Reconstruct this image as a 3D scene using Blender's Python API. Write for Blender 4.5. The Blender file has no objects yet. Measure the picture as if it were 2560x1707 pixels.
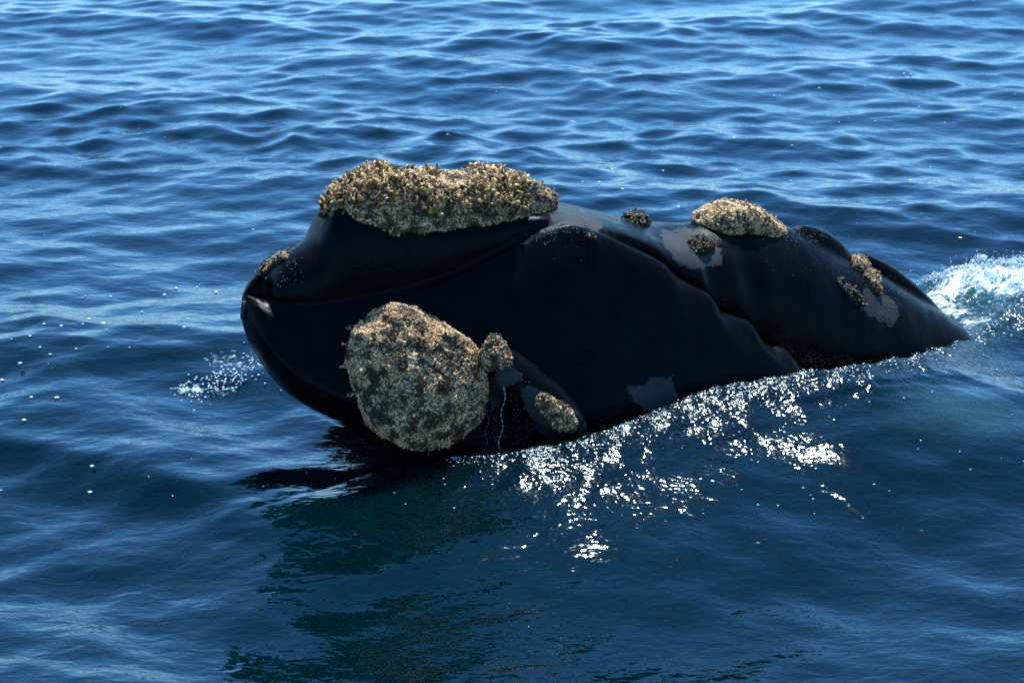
import bpy, bmesh, math, random
import numpy as np
from mathutils import Vector, Matrix
from mathutils.bvhtree import BVHTree

rng = np.random.default_rng(7)
random.seed(7)
scene = bpy.context.scene
COL = scene.collection

# ------------------------------------------------------------------ camera
CAM_POS = np.array([0.0, -9.23, 3.80])
PITCH = math.radians(18.0)
LENS = 70.0
cam_data = bpy.data.cameras.new('camera')
cam_data.lens = LENS
cam_data.sensor_width = 36.0
cam_data.clip_start = 0.1
cam_data.clip_end = 20000.0
cam_data.dof.use_dof = True
cam_data.dof.focus_distance = 9.6
cam_data.dof.aperture_fstop = 5.6
cam = bpy.data.objects.new('camera', cam_data)
cam.location = CAM_POS
cam.rotation_euler = (math.radians(90) - PITCH, 0, 0)
COL.objects.link(cam)
scene.camera = cam

# ------------------------------------------------------------------ sky, sun, exposure
SUN_EL = math.radians(61.0)
SUN_AZ = math.radians(12.0)          # to the right of the view direction (+Y), behind the whale
world = bpy.data.worlds.new('World')
scene.world = world
world.use_nodes = True
wn = world.node_tree
wn.nodes.clear()
sky = wn.nodes.new('ShaderNodeTexSky')
sky.sky_type = 'NISHITA'
sky.sun_disc = False
sky.sun_elevation = SUN_EL
sky.sun_rotation = SUN_AZ
sky.air_density = 1.0
sky.dust_density = 0.0
sky.ozone_density = 8.5
bgn = wn.nodes.new('ShaderNodeBackground')
bgn.inputs['Strength'].default_value = 0.13
won = wn.nodes.new('ShaderNodeOutputWorld')
wn.links.new(sky.outputs[0], bgn.inputs[0])
wn.links.new(bgn.outputs[0], won.inputs[0])

sun_data = bpy.data.lights.new('sun', 'SUN')
sun_data.energy = 5.0
sun_data.angle = math.radians(0.53)
sun_data.color = (1.0, 0.93, 0.82)
sun = bpy.data.objects.new('sun', sun_data)
sdir = Vector((math.sin(SUN_AZ) * math.cos(SUN_EL), math.cos(SUN_AZ) * math.cos(SUN_EL), math.sin(SUN_EL)))
sun.rotation_euler = sdir.to_track_quat('Z', 'Y').to_euler()
COL.objects.link(sun)

scene.view_settings.view_transform = 'Standard'
scene.view_settings.look = 'None'
scene.view_settings.exposure = 0.85
scene.view_settings.use_white_balance = True
scene.view_settings.white_balance_temperature = 5200
scene.view_settings.white_balance_tint = -2
scene.view_settings.gamma = 1.0
scene.view_settings.use_curve_mapping = False
scene.render.engine = 'CYCLES'
scene.cycles.use_denoising = False
scene.cycles.max_bounces = 6
scene.cycles.caustics_reflective = False
scene.cycles.caustics_refractive = False
scene.cycles.sample_clamp_indirect = 4.0

# ------------------------------------------------------------------ measuring helpers
PW, PH = 2560.0, 1707.0
FPX = LENS / 36.0 * PW
RV = np.array([1.0, 0, 0])
FV = np.array([0, math.cos(PITCH), -math.sin(PITCH)])
UV = np.array([0, math.sin(PITCH), math.cos(PITCH)])


def ray(u, v):
    d = FV * FPX + RV * (u - PW / 2) - UV * (v - PH / 2)
    return d / np.linalg.norm(d)


def unz(u, v, z):
    r = ray(u, v)
    return CAM_POS + r * ((z - CAM_POS[2]) / r[2])


def project(P):
    q = np.asarray(P) - CAM_POS
    d = q @ FV
    return PW / 2 + (q @ RV) / d * FPX, PH / 2 - (q @ UV) / d * FPX


# whale frame: x towards the tail, w towards the viewer, z up
PSI = math.radians(23.0)
BX = np.array([math.cos(PSI), math.sin(PSI), 0])
BL = np.array([math.sin(PSI), -math.cos(PSI), 0])
ORI = -1.05 * BL


def l2w(x, w, z):
    x, w, z = np.broadcast_arrays(np.asarray(x, float), w, z)
    return ORI + x[..., None] * BX + w[..., None] * BL + z[..., None] * np.array([0, 0, 1.0])


def unw(u, v, w):
    r = ray(u, v)
    t = (w - (CAM_POS - ORI) @ BL) / (r @ BL)
    p = CAM_POS + r * t
    q = p - ORI
    return q @ BX, q[2]


def pchip(xs, ys, x):
    xs = np.asarray(xs, float); ys = np.asarray(ys, float); x = np.asarray(x, float)
    o = np.argsort(xs); xs = xs[o]; ys = ys[o]
    h = np.diff(xs); d = np.diff(ys) / h
    m = np.zeros_like(ys)
    m[0] = d[0]; m[-1] = d[-1]
    for i in range(1, len(xs) - 1):
        if d[i - 1] * d[i] > 0:
            w1 = 2 * h[i] + h[i - 1]; w2 = h[i] + 2 * h[i - 1]
            m[i] = (w1 + w2) / (w1 / d[i - 1] + w2 / d[i])
    xc = np.clip(x, xs[0], xs[-1])
    i = np.clip(np.searchsorted(xs, xc) - 1, 0, len(xs) - 2)
    t = (xc - xs[i]) / h[i]
    return ((1 + 2 * t) * (1 - t) ** 2 * ys[i] + t * (1 - t) ** 2 * h[i] * m[i]
            + t * t * (3 - 2 * t) * ys[i + 1] + t * t * (t - 1) * h[i] * m[i + 1])


def hash3(i, j, k, s=0):
    n = (i * 374761393 + j * 668265263 + k * 1274126177 + s * 974711) & 0x7fffffff
    n = ((n ^ (n >> 13)) * 1274126177) & 0x7fffffff
    return ((n ^ (n >> 16)) & 0xffff) / 65535.0


def vnoise(P, scale=1.0, s=0):
    P = np.asarray(P, float) * scale + 100.0
    I = np.floor(P).astype(np.int64); f = P - I; f = f * f * (3 - 2 * f)
    r = 0
    for a in (0, 1):
        for b in (0, 1):
            for c in (0, 1):
                wgt = (f[..., 0] if a else 1 - f[..., 0]) * (f[..., 1] if b else 1 - f[..., 1]) * (f[..., 2] if c else 1 - f[..., 2])
                r = r + wgt * hash3(I[..., 0] + a, I[..., 1] + b, I[..., 2] + c, s)
    return r * 2 - 1


def fbm(P, scale=1.0, oct=4, s=0, gain=0.5):
    a = 1.0; r = 0
    for o in range(oct):
        r = r + a * vnoise(P, scale * 2 ** o, s + o); a *= gain
    return r


def mesh_np(name, V, F, smooth=True):
    """V (n,3), F (m,3|4) int array or list."""
    V = np.asarray(V, np.float32)
    me = bpy.data.meshes.new(name)
    if isinstance(F, np.ndarray):
        n, k = F.shape
        me.vertices.add(len(V)); me.vertices.foreach_set('co', V.ravel())
        me.loops.add(n * k); me.loops.foreach_set('vertex_index', F.astype(np.int32).ravel())
        me.polygons.add(n)
        me.polygons.foreach_set('loop_start', np.arange(0, n * k, k, dtype=np.int32))
        me.polygons.foreach_set('loop_total', np.full(n, k, np.int32))
    else:
        me.from_pydata([tuple(v) for v in V], [], F)
    if smooth:
        me.polygons.foreach_set('use_smooth', np.ones(len(me.polygons), bool))
    me.update(); me.validate()
    return me


def link(name, me, mat=None, parent=None, **props):
    o = bpy.data.objects.new(name, me)
    if mat is not None and me is not None and len(me.materials) == 0:
        me.materials.append(mat)
    COL.objects.link(o)
    if parent is not None:
        o.parent = parent
    for k, v in props.items():
        o[k] = v
    return o


def point_attr(me, name, vals):
    a = me.attributes.new(name, 'FLOAT', 'POINT')
    a.data.foreach_set('value', np.asarray(vals, np.float32).ravel())


def color_attr(me, name, cols):
    a = me.attributes.new(name, 'FLOAT_COLOR', 'POINT')
    c = np.ones((len(cols), 4), np.float32); c[:, :3] = cols
    a.data.foreach_set('color', c.ravel())


# ------------------------------------------------------------------ materials
class NT:
    def __init__(self, name):
        self.m = bpy.data.materials.new(name); self.m.use_nodes = True
        self.t = self.m.node_tree; self.b = self.t.nodes['Principled BSDF']

    def n(self, typ, **kw):
        nd = self.t.nodes.new(typ)
        for k, v in kw.items():
            if k.startswith('i_'):
                nd.inputs[k[2:].replace('_', ' ')].default_value = v
            else:
                setattr(nd, k, v)
        return nd

    def l(self, a, b):
        self.t.links.new(a, b)

    def math(self, op, a, b=None, clamp=False):
        nd = self.n('ShaderNodeMath', operation=op, use_clamp=clamp)
        for i, x in enumerate((a, b)):
            if x is None: continue
            if isinstance(x, (int, float)): nd.inputs[i].default_value = x
            else: self.l(x, nd.inputs[i])
        return nd.outputs[0]

    def ramp(self, fac, stops):
        nd = self.n('ShaderNodeValToRGB')
        e = nd.color_ramp.elements
        while len(e) < len(stops): e.new(0.5)
        for el, (p, c) in zip(e, stops):
            el.position = p
            el.color = (*c, 1) if len(c) == 3 else c
        self.l(fac, nd.inputs[0])
        return nd.outputs[0]

    def mixc(self, fac, a, b):
        nd = self.n('ShaderNodeMix', data_type='RGBA')
        self.l(fac, nd.inputs[0])
        for i, x in ((6, a), (7, b)):
            if isinstance(x, tuple): nd.inputs[i].default_value = (*x, 1)
            else: self.l(x, nd.inputs[i])
        return nd.outputs[2]


def mat_water():
    t = NT('sea_water'); b = t.b
    geo = t.n('ShaderNodeNewGeometry')
    fo = t.n('ShaderNodeAttribute', attribute_name='foam')
    ae = t.n('ShaderNodeAttribute', attribute_name='aerated')
    ch = t.n('ShaderNodeAttribute', attribute_name='chop')
    # foam lace
    n1 = t.n('ShaderNodeTexNoise', i_Scale=22.0, i_Detail=6.0, i_Roughness=0.7)
    t.l(geo.outputs['Position'], n1.inputs['Vector'])
    f = t.math('ADD', t.math('MULTIPLY', fo.outputs['Fac'], 1.15), t.math('MULTIPLY', t.math('SUBTRACT', n1.outputs['Fac'], 0.5), 2.2))
    fm = t.ramp(f, [(0.50, (0, 0, 0)), (0.72, (1, 1, 1))])
    fm = t.math('MULTIPLY', fm, t.math('MULTIPLY', fo.outputs['Fac'], 4.0, True), True)
    n2 = t.n('ShaderNodeTexNoise', i_Scale=0.35, i_Detail=2.0)
    t.l(geo.outputs['Position'], n2.inputs['Vector'])
    deep = t.ramp(n2.outputs['Fac'], [(0.3, (0.0003, 0.0048, 0.0066)), (0.7, (0.0004, 0.0062, 0.0084))])
    base = t.mixc(ae.outputs['Fac'], deep, (0.030, 0.068, 0.070))
    base = t.mixc(fm, base, (0.75, 0.78, 0.78))
    t.l(base, b.inputs['Base Color'])
    t.l(t.math('ADD', t.math('MULTIPLY', fm, 0.35), t.math('ADD', t.math('MULTIPLY', ch.outputs['Fac'], 0.14), 0.055)), b.inputs['Roughness'])
    b.inputs['IOR'].default_value = 1.333
    b.subsurface_method = 'BURLEY'
    t.l(t.math('SUBTRACT', 1.0, fm), b.inputs['Subsurface Weight'])
    b.inputs['Subsurface Radius'].default_value = (0.10, 0.35, 0.50)
    b.inputs['Subsurface Scale'].default_value = 1.0
    # capillary ripples
    mp = t.n('ShaderNodeMapping'); mp.inputs['Scale'].default_value = (0.8, 1.3, 1.0)
    t.l(geo.outputs['Position'], mp.inputs['Vector'])
    n3 = t.n('ShaderNodeTexNoise', i_Scale=11.0, i_Detail=1.0, i_Roughness=0.5, i_Distortion=0.5)
    t.l(mp.outputs[0], n3.inputs['Vector'])
    n4 = t.n('ShaderNodeTexNoise', i_Scale=46.0, i_Detail=0.0, i_Roughness=0.5, i_Distortion=0.5)
    t.l(mp.outputs[0], n4.inputs['Vector'])
    hgt = t.math('ADD', t.math('MULTIPLY', n3.outputs['Fac'], 0.0048),
                 t.math('MULTIPLY', n4.outputs['Fac'], t.math('ADD', t.math('MULTIPLY', ch.outputs['Fac'], 0.0080), 0.0008)))
    lo = t.n('ShaderNodeAttribute', attribute_name='lod')
    n5 = t.n('ShaderNodeTexNoise', i_Scale=2.4, i_Detail=3.0, i_Roughness=0.55, i_Distortion=0.5)
    t.l(mp.outputs[0], n5.inputs['Vector'])
    hgt = t.math('ADD', hgt, t.math('MULTIPLY', t.math('MULTIPLY', n5.outputs['Fac'], lo.outputs['Fac']), 0.10))
    hgt = t.math('ADD', hgt, t.math('MULTIPLY', fm, 0.010))
    bp = t.n('ShaderNodeBump', i_Strength=1.0, i_Distance=1.0)
    t.l(hgt, bp.inputs['Height'])
    t.l(bp.outputs[0], b.inputs['Normal'])
    return t.m


def mat_skin():
    t = NT('whale_skin'); b = t.b
    geo = t.n('ShaderNodeNewGeometry')
    d = t.n('ShaderNodeAttribute', attribute_name='dry')
    n0 = t.n('ShaderNodeTexNoise', i_Scale=16.0, i_Detail=8.0, i_Roughness=0.72)
    t.l(geo.outputs['Position'], n0.inputs['Vector'])
    sd = t.math('ADD', d.outputs['Fac'], t.math('MULTIPLY', t.math('SUBTRACT', n0.outputs['Fac'], 0.5), 60.0))
    mask = t.math('ADD', t.math('MULTIPLY', sd, 0.5), 0.5, True)
    n1 = t.n('ShaderNodeTexNoise', i_Scale=6.0, i_Detail=6.0, i_Roughness=0.6)
    t.l(geo.outputs['Position'], n1.inputs['Vector'])
    wet = t.ramp(n1.outputs['Fac'], [(0.3, (0.0020, 0.0019, 0.0018)), (0.7, (0.0050, 0.0046, 0.0043))])
    dry = t.ramp(n1.outputs['Fac'], [(0.3, (0.030, 0.030, 0.030)), (0.7, (0.060, 0.057, 0.055))])
    # fine pale scratches
    mp = t.n('ShaderNodeMapping'); mp.inputs['Scale'].default_value = (3.0, 3.0, 0.6)
    t.l(geo.outputs['Position'], mp.inputs['Vector'])
    sc = t.n('ShaderNodeTexNoise', i_Scale=26.0, i_Detail=3.0, i_Roughness=0.7)
    t.l(mp.outputs[0], sc.inputs['Vector'])
    scm = t.ramp(sc.outputs['Fac'], [(0.66, (0, 0, 0)), (0.78, (0.35, 0.35, 0.35))])
    wet = t.mixc(scm, wet, (0.022, 0.021, 0.021))
    t.l(t.mixc(mask, wet, dry), b.inputs['Base Color'])
    rw = t.math('ADD', t.math('MULTIPLY', n1.outputs['Fac'], 0.22), 0.09)
    
    mpz = t.n('ShaderNodeMapping'); mpz.inputs['Scale'].default_value = (9.0, 9.0, 1.2)
    t.l(geo.outputs['Position'], mpz.inputs['Vector'])
    stn = t.n('ShaderNodeTexNoise', i_Scale=2.2, i_Detail=4.0, i_Roughness=0.65)
    t.l(mpz.outputs[0], stn.inputs['Vector'])
    film = t.ramp(stn.outputs['Fac'], [(0.42, (0, 0, 0)), (0.60, (1, 1, 1))])
    b.inputs['IOR'].default_value = 1.40
    b.inputs['Specular IOR Level'].default_value = 0.075
    n3 = t.n('ShaderNodeTexNoise', i_Scale=60.0, i_Detail=4.0, i_Roughness=0.6)
    t.l(geo.outputs['Position'], n3.inputs['Vector'])
    n4 = t.n('ShaderNodeTexNoise', i_Scale=9.0, i_Detail=3.0)
    t.l(geo.outputs['Position'], n4.inputs['Vector'])
    h = t.math('ADD', t.math('MULTIPLY', n3.outputs['Fac'], 0.0016), t.math('MULTIPLY', n4.outputs['Fac'], 0.006))
    t.l(t.math('ADD', t.math('ADD', rw, t.math('MULTIPLY', film, 0.14)), t.math('MULTIPLY', mask, 0.22)), b.inputs['Roughness'])
    h = t.math('ADD', h, t.math('MULTIPLY', mask, 0.0007))
    wrk = t.n('ShaderNodeTexNoise', i_Scale=19.0, i_Detail=6.0, i_Roughness=0.7, i_Distortion=1.2)
    t.l(mpz.outputs[0], wrk.inputs['Vector'])
    h = t.math('ADD', h, t.math('MULTIPLY', wrk.outputs['Fac'], 0.0012))
    bp = t.n('ShaderNodeBump', i_Strength=0.7, i_Distance=1.0)
    t.l(h, bp.inputs['Height'])
    t.l(bp.outputs[0], b.inputs['Normal'])
    return t.m


def mat_crust(name='callosity_crust', k=1.0):
    t = NT(name); b = t.b
    geo = t.n('ShaderNodeNewGeometry')
    n1 = t.n('ShaderNodeTexNoise', i_Scale=18.0, i_Detail=6.0, i_Roughness=0.75)
    t.l(geo.outputs['Position'], n1.inputs['Vector'])
    c = t.ramp(n1.outputs['Fac'], [(0.30, (0.07 * k, 0.045 * k, 0.024 * k)), (0.44, (0.34 * k, 0.21 * k, 0.09 * k)), (0.58, (0.56 * k, 0.34 * k, 0.15 * k)), (0.8, (0.46 * k, 0.30 * k, 0.13 * k))])
    n2 = t.n('ShaderNodeTexVoronoi', i_Scale=85.0)
    t.l(geo.outputs['Position'], n2.inputs['Vector'])
    t.l(c, b.inputs['Base Color'])
    b.inputs['Roughness'].default_value = 0.5
    bp = t.n('ShaderNodeBump', i_Strength=1.0, i_Distance=1.0)
    bp.invert = True
    t.l(t.math('MULTIPLY', n2.outputs['Distance'], 0.5), bp.inputs['Height'])
    bp.inputs['Distance'].default_value = 0.5
    t.l(bp.outputs[0], b.inputs['Normal'])
    return t.m


def mat_col(name, rough, ior=1.4, sub=0.0):
    t = NT(name); b = t.b
    a = t.n('ShaderNodeAttribute', attribute_name='col')
    geo = t.n('ShaderNodeNewGeometry')
    n1 = t.n('ShaderNodeTexNoise', i_Scale=130.0, i_Detail=2.0)
    t.l(geo.outputs['Position'], n1.inputs['Vector'])
    v = t.n('ShaderNodeHueSaturation')
    t.l(t.math('ADD', n1.outputs['Fac'], 0.5), v.inputs['Value'])
    t.l(a.outputs['Color'], v.inputs['Color'])
    t.l(v.outputs[0], b.inputs['Base Color'])
    b.inputs['Roughness'].default_value = rough
    b.inputs['IOR'].default_value = ior
    b.inputs['Specular IOR Level'].default_value = 0.3
    return t.m


def mat_foam():
    t = NT('foam_drop'); b = t.b
    geo = t.n('ShaderNodeNewGeometry')
    n1 = t.n('ShaderNodeTexNoise', i_Scale=40.0, i_Detail=2.0)
    t.l(geo.outputs['Position'], n1.inputs['Vector'])
    t.l(t.ramp(n1.outputs['Fac'], [(0.3, (0.62, 0.68, 0.70)), (0.7, (0.85, 0.86, 0.86))]), b.inputs['Base Color'])
    b.inputs['Roughness'].default_value = 0.12
    b.inputs['IOR'].default_value = 1.333
    return t.m


def mat_drop():
    t = NT('water_drop'); b = t.b
    n1 = t.n('ShaderNodeTexNoise', i_Scale=20.0)
    t.l(t.ramp(n1.outputs['Fac'], [(0.3, (0.85, 0.92, 0.95)), (0.7, (0.95, 0.97, 0.98))]), b.inputs['Base Color'])
    b.inputs['Roughness'].default_value = 0.03
    b.inputs['IOR'].default_value = 1.333
    b.inputs['Transmission Weight'].default_value = 0.85
    return t.m


M_WATER = mat_water(); M_SKIN = mat_skin(); M_CRUST = mat_crust(); M_CRUST_DARK = mat_crust('dark_callosity_crust', 0.12)
M_GRAIN = mat_col('whale_lice_grain', 0.42); M_FLAKE = mat_col('crust_flake', 0.35)
M_FOAM = mat_foam(); M_DROP = mat_drop()

# ------------------------------------------------------------------ the whale's body
def curve(pts):
    """[(u, v, w)] -> arrays x, w, z in the whale frame"""
    out = [(unw(u, v, w)[0], w, unw(u, v, w)[1]) for u, v, w in pts]
    return [np.array(a) for a in zip(*out)]


# dorsal midline of the body (bonnet excluded), snout to back
D = curve([(662, 738, 0), (670, 702, 0), (692, 664, 0), (730, 630, 0), (774, 600, 0), (795, 560, 0), (815, 515, 0), (850, 490, 0), (930, 478, 0),
           (1050, 478, 0), (1200, 488, 0), (1380, 512, 0), (1480, 531, 0), (1560, 546, 0), (1640, 560, 0), (1720, 560, 0), (1800, 548, 0), (1880, 545, 0),
           (1960, 562, 0), (2030, 596, 0), (2090, 632, 0), (2150, 668, 0), (2210, 694, 0), (2300, 745, 0), (2400, 808, 0), (2450, 842, 0), (2600, 960, 0)])
# crest of the lower lip, tip to corner
L = curve([(606, 750, 0.0), (614, 740, 0.02), (640, 744, 0.07), (665, 755, 0.115), (695, 768, 0.165), (770, 774, 0.24), (850, 762, 0.28), (950, 747, 0.32), (1050, 724, 0.345), (1150, 692, 0.36),
           (1250, 642, 0.37), (1320, 604, 0.375), (1380, 576, 0.38), (1440, 562, 0.38), (1500, 583, 0.40), (1580, 618, 0.44), (1670, 662, 0.48), (1707, 697, 0.49), (1755, 723, 0.515), (1784, 735, 0.525), (1805, 775, 0.535), (1846, 793, 0.55), (1880, 801, 0.56),
           (1916, 849, 0.575), (1937, 868, 0.58), (1966, 868, 0.585), (1993, 892, 0.59), (2023, 932, 0.60), (2070, 965, 0.61), (2200, 1060, 0.62), (2400, 1220, 0.62)])
# crest of the far lip where it shows past the snout
LF = curve([(606, 750, 0.0), (611, 722, -0.03), (625, 690, -0.07), (652, 657, -0.12), (690, 630, -0.18), (740, 604, -0.24), (800, 580, -0.28), (900, 570, -0.32)])
# underside profile
Vn = curve([(606, 748, 0), (609, 790, 0), (625, 850, 0), (655, 905, 0), (700, 965, 0.05), (760, 1010, 0.12), (850, 1055, 0.2), (950, 1100, 0.25), (1060, 1180, 0.2), (1250, 1330, 0), (1500, 1450, 0), (2500, 1500, 0)])
X0 = L[0][0]; XN = D[0][0]; XE = 3.35


def stations(a, b, n):
    t = np.linspace(0, 1, n)
    return a + (b - a) * (0.35 * t + 0.65 * t ** 2.2)


def loft(rings):
    """rings: (n, m, 3) closed loops -> V, quads+caps"""
    n, m, _ = rings.shape
    V = rings.reshape(-1, 3)
    i = np.arange(n - 1)[:, None] * m; j = np.arange(m)[None]; k = (j + 1) % m
    F = np.stack([i + j, i + k, i + m + k, i + m + j], -1).reshape(-1, 4).tolist()
    c0 = len(V); V = np.vstack([V, rings[0].mean(0), rings[-1].mean(0)])
    for q in range(m):
        F.append([c0, (q + 1) % m, q]); F.append([c0 + 1, (n - 1) * m + q, (n - 1) * m + (q + 1) % m])
    return V, F


def spline_poly(P, m):
    """smooth open polyline through control points by Catmull-Rom, m samples by arc length"""
    P = np.asarray(P, float)
    Q = np.vstack([2 * P[0] - P[1], P, 2 * P[-1] - P[-2]])
    out = []
    for i in range(1, len(Q) - 2):
        t = np.linspace(0, 1, 14, endpoint=False)[:, None]
        p0, p1, p2, p3 = Q[i - 1], Q[i], Q[i + 1], Q[i + 2]
        out.append(0.5 * ((2 * p1) + (-p0 + p2) * t + (2 * p0 - 5 * p1 + 4 * p2 - p3) * t ** 2 + (-p0 + 3 * p1 - 3 * p2 + p3) * t ** 3))
    out = np.vstack(out + [P[-1:]])
    s = np.concatenate([[0], np.cumsum(np.linalg.norm(np.diff(out, axis=0), axis=1))])
    q = np.linspace(0, s[-1], m)
    return np.stack([np.interp(q, s, out[:, k]) for k in range(out.shape[1])], -1)


# --- lower jaw: scoop with thick lips
xs = stations(X0 + 0.002, XE, 170)
zl = pchip(L[0], L[2], xs)
wl = pchip(L[0], L[1], xs)
LFx = np.append(LF[0], [0.2, 3.5]); LFd = np.append(np.clip(LF[2] - pchip(L[0], L[2], LF[0]), 0, 0.3), [0, 0])
sj = np.clip((xs - X0) / 0.30, 0, 1)
wl = np.maximum(wl, 0.17 * np.sqrt(1 - (1 - sj) ** 2))
zb = pchip(Vn[0], Vn[2], xs)
se = np.clip((xs - X0) / 1.55, 0, 1)
wj = 0.80 * np.sqrt(np.clip(1 - (1 - se) ** 2.1, 0, 1)) ** 1.05 - 0.02 * np.clip(xs, 0, 3)
xd = np.linspace(X0, XE, 400); zd = pchip(L[0], L[2], xd); kk = np.hanning(75); kk /= kk.sum()
zsm = np.interp(xs, xd, np.convolve(np.pad(zd, 37, mode='edge'), kk, 'valid'))
zsm = np.where(xs < 0.6, zl, zsm + (zl - zsm) * np.clip((0.9 - xs) / 0.3, 0, 1))
rings = []
for x, z1, w1, z0, w2, z2 in zip(xs, zl, wl, zb, wj, zsm):
    hgt = z1 - z0
    th = min(0.075 if x > X0 + 0.35 else 0.05, 0.5 * w1 + 0.004)                   # lip thickness
    wi = max(0.0, w1 - 2 * th) if x > X0 + 0.10 else 0.0
    zf = z1 - 0.07 * min(1, max(0, (x - X0 - 0.10) / 0.06))
    w2 = max(w2, w1 * 1.02)
    rz = z0 + hgt * 0.30 if x < 0.2 else max(z0 + hgt * 0.30, 0.10)
    rz = min(rz, 0.28)if x > X0 + 1.0 else rz
    pts = [(0, zf), (wi, zf), (max(w1 - th, 0.5 * w1), z1 - 0.004), (w1, z1 - min(0.03, 0.2 * hgt)),
           (w1 + 0.30 * (w2 - w1), z2 - 0.24 * (z2 - rz)), (w1 + 0.66 * (w2 - w1), z2 - 0.58 * (z2 - rz)),
           (w2 * 0.985, rz + 0.10 * (z2 - rz)), (w2 * 0.97, rz - 0.12 * (rz - z0)), (0.72 * w2, z0 + 0.26 * (rz - z0)), (0.36 * w2, z0 + 0.04 * (rz - z0)), (0, z0)]
    c = spline_poly(pts, 64)
    far = c[-2:0:-1].copy()
    far[:, 1] += pchip(LFx, LFd, x) * np.clip((far[:, 1] - z0) / max(hgt, 1e-3), 0, 1)
    full = np.vstack([c, np.stack([-far[:, 0], far[:, 1]], -1)])
    rings.append(np.stack([np.full(len(full), x), full[:, 0], full[:, 1]], -1))
jaw = loft(np.array(rings))

# --- upper head and back
xs = stations(XN + 0.002, XE, 170)
zt = pchip(D[0], D[2], xs)
zl = pchip(L[0], L[2], xs)
wl = pchip(L[0], L[1], xs)
sn = np.clip((xs - XN) / 0.34, 0, 1)
gap = np.interp(xs, [XN, XN + 0.3, 0.2, 0.8, 1.6, 2.2, 3.3], [0.022, 0.028, 0.045, 0.06, 0.12, 0.12, 0.05])
wr = np.minimum(wl - gap - 0.02, 0.40 * np.sqrt(1 - (1 - sn) ** 2.2))
wr = np.maximum(wr, 0.01)
wtail = np.interp(xs, [1.9, 2.4, 3.3], [0, 0.10, 0.30]); wr = wr + wtail * 0.35
nn = np.interp(xs, [XN, -0.6, 0.3, 0.9, 1.5, 3.3], [2.0, 2.5, 2.3, 1.9, 1.8, 2.0])
rings = []
for x, z1, z0, w1, p in zip(xs, zt, zl, wr, nn):
    th = np.linspace(0, math.pi / 2, 40)
    base = z0 + 0.035
    if base > z1 - 0.05: base = z1 - 0.05
    a = w1 * np.abs(np.sin(th)) ** (2 / p); h = (z1 - base) * np.abs(np.cos(th)) ** (2 / p)
    up = np.stack([a, base + h], -1)
    dz = np.linspace(0, 1, 18)[1:]
    dn = np.stack([w1 * (1 - 0.45 * dz ** 1.6), base - 0.38 * np.clip((x - XN) / 0.2, 0.06, 1) * dz], -1)
    c = np.vstack([up, dn, [[0, dn[-1, 1]]]])
    full = np.vstack([c, np.stack([-c[-2:0:-1, 0], c[-2:0:-1, 1]], -1)])
    rings.append(np.stack([np.full(len(full), x), full[:, 0], full[:, 1]], -1))
head = loft(np.array(rings))


def tube(path, rad, m=24):
    path = np.asarray(path, float); n = len(path)
    V = []
    for i in range(n):
        tdir = path[min(i + 1, n - 1)] - path[max(i - 1, 0)]; tdir /= np.linalg.norm(tdir)
        a = np.cross(tdir, [0, 0, 1.0]); a /= np.linalg.norm(a); bb = np.cross(a, tdir)
        an = np.linspace(0, 2 * math.pi, m, endpoint=False)
        r = rad[i] if np.ndim(rad[i]) else (rad[i], rad[i])
        V.append(path[i] + np.cos(an)[:, None] * a * r[0] + np.sin(an)[:, None] * bb * r[1])
    return loft(np.array(V))


def lpath(pts, n=24):
    P = np.array([(unw(u, v, w)[0], w, unw(u, v, w)[1]) for u, v, w in pts])
    return spline_poly(P, n)


pieces = [jaw, head]
# raised rim of the blowhole and the fold beside it
pth = lpath([(1960, 590, 0.02), (2010, 592, 0.0), (2070, 622, -0.01), (2115, 672, 0.0), (2160, 735, 0.05)])
pieces.append(tube(pth, [(0.03 + 0.045 * math.sin(math.pi * i / 23) ** 0.7, 0.03 + 0.05 * math.sin(math.pi * i / 23) ** 0.7) for i in range(24)]))
pth = lpath([(2150, 640, -0.16), (2200, 680, -0.12), (2270, 735, -0.05), (2350, 790, 0.0)])
pieces.append(tube(pth, [(0.03 + 0.05 * math.sin(math.pi * i / 23),) * 2 for i in range(24)]))
# mandible ridge that carries the small callosities
pth = lpath([(1195, 880, 0.60), (1245, 892, 0.70), (1320, 975, 0.79), (1400, 1035, 0.85), (1462, 1085, 0.82)])
pieces.append(tube(pth, [(0.008 + 0.115 * math.sin(math.pi * i / 23) ** 0.7,) * 2 for i in range(24)]))

V = []; F = []
for v, f in pieces:
    o = len(V) and sum(len(a) for a in V) or 0
    V.append(v); F += [[q + o for q in face] for face in f]
V = np.vstack(V)
VW = l2w(V[:, 0], V[:, 1], V[:, 2])
me = mesh_np('raw_body', VW, F)
bm = bmesh.new(); bm.from_mesh(me); bmesh.ops.recalc_face_normals(bm, faces=bm.faces); bm.to_mesh(me); bm.free()
tmp = bpy.data.objects.new('raw_body', me); COL.objects.link(tmp)
rm = tmp.modifiers.new('r', 'REMESH'); rm.mode = 'VOXEL'; rm.voxel_size = 0.0115; rm.use_smooth_shade = True
smm = tmp.modifiers.new('s', 'SMOOTH'); smm.factor = 0.5; smm.iterations = 4
dg = bpy.context.evaluated_depsgraph_get()
body_me = bpy.data.meshes.new_from_object(tmp.evaluated_get(dg))
bpy.data.objects.remove(tmp)
n = len(body_me.vertices)
P = np.empty(n * 3, np.float32); body_me.vertices.foreach_get('co', P); P = P.reshape(-1, 3).astype(float)
Nn = np.empty(n * 3, np.float32); body_me.vertices.foreach_get('normal', Nn); Nn = Nn.reshape(-1, 3).astype(float)
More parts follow.
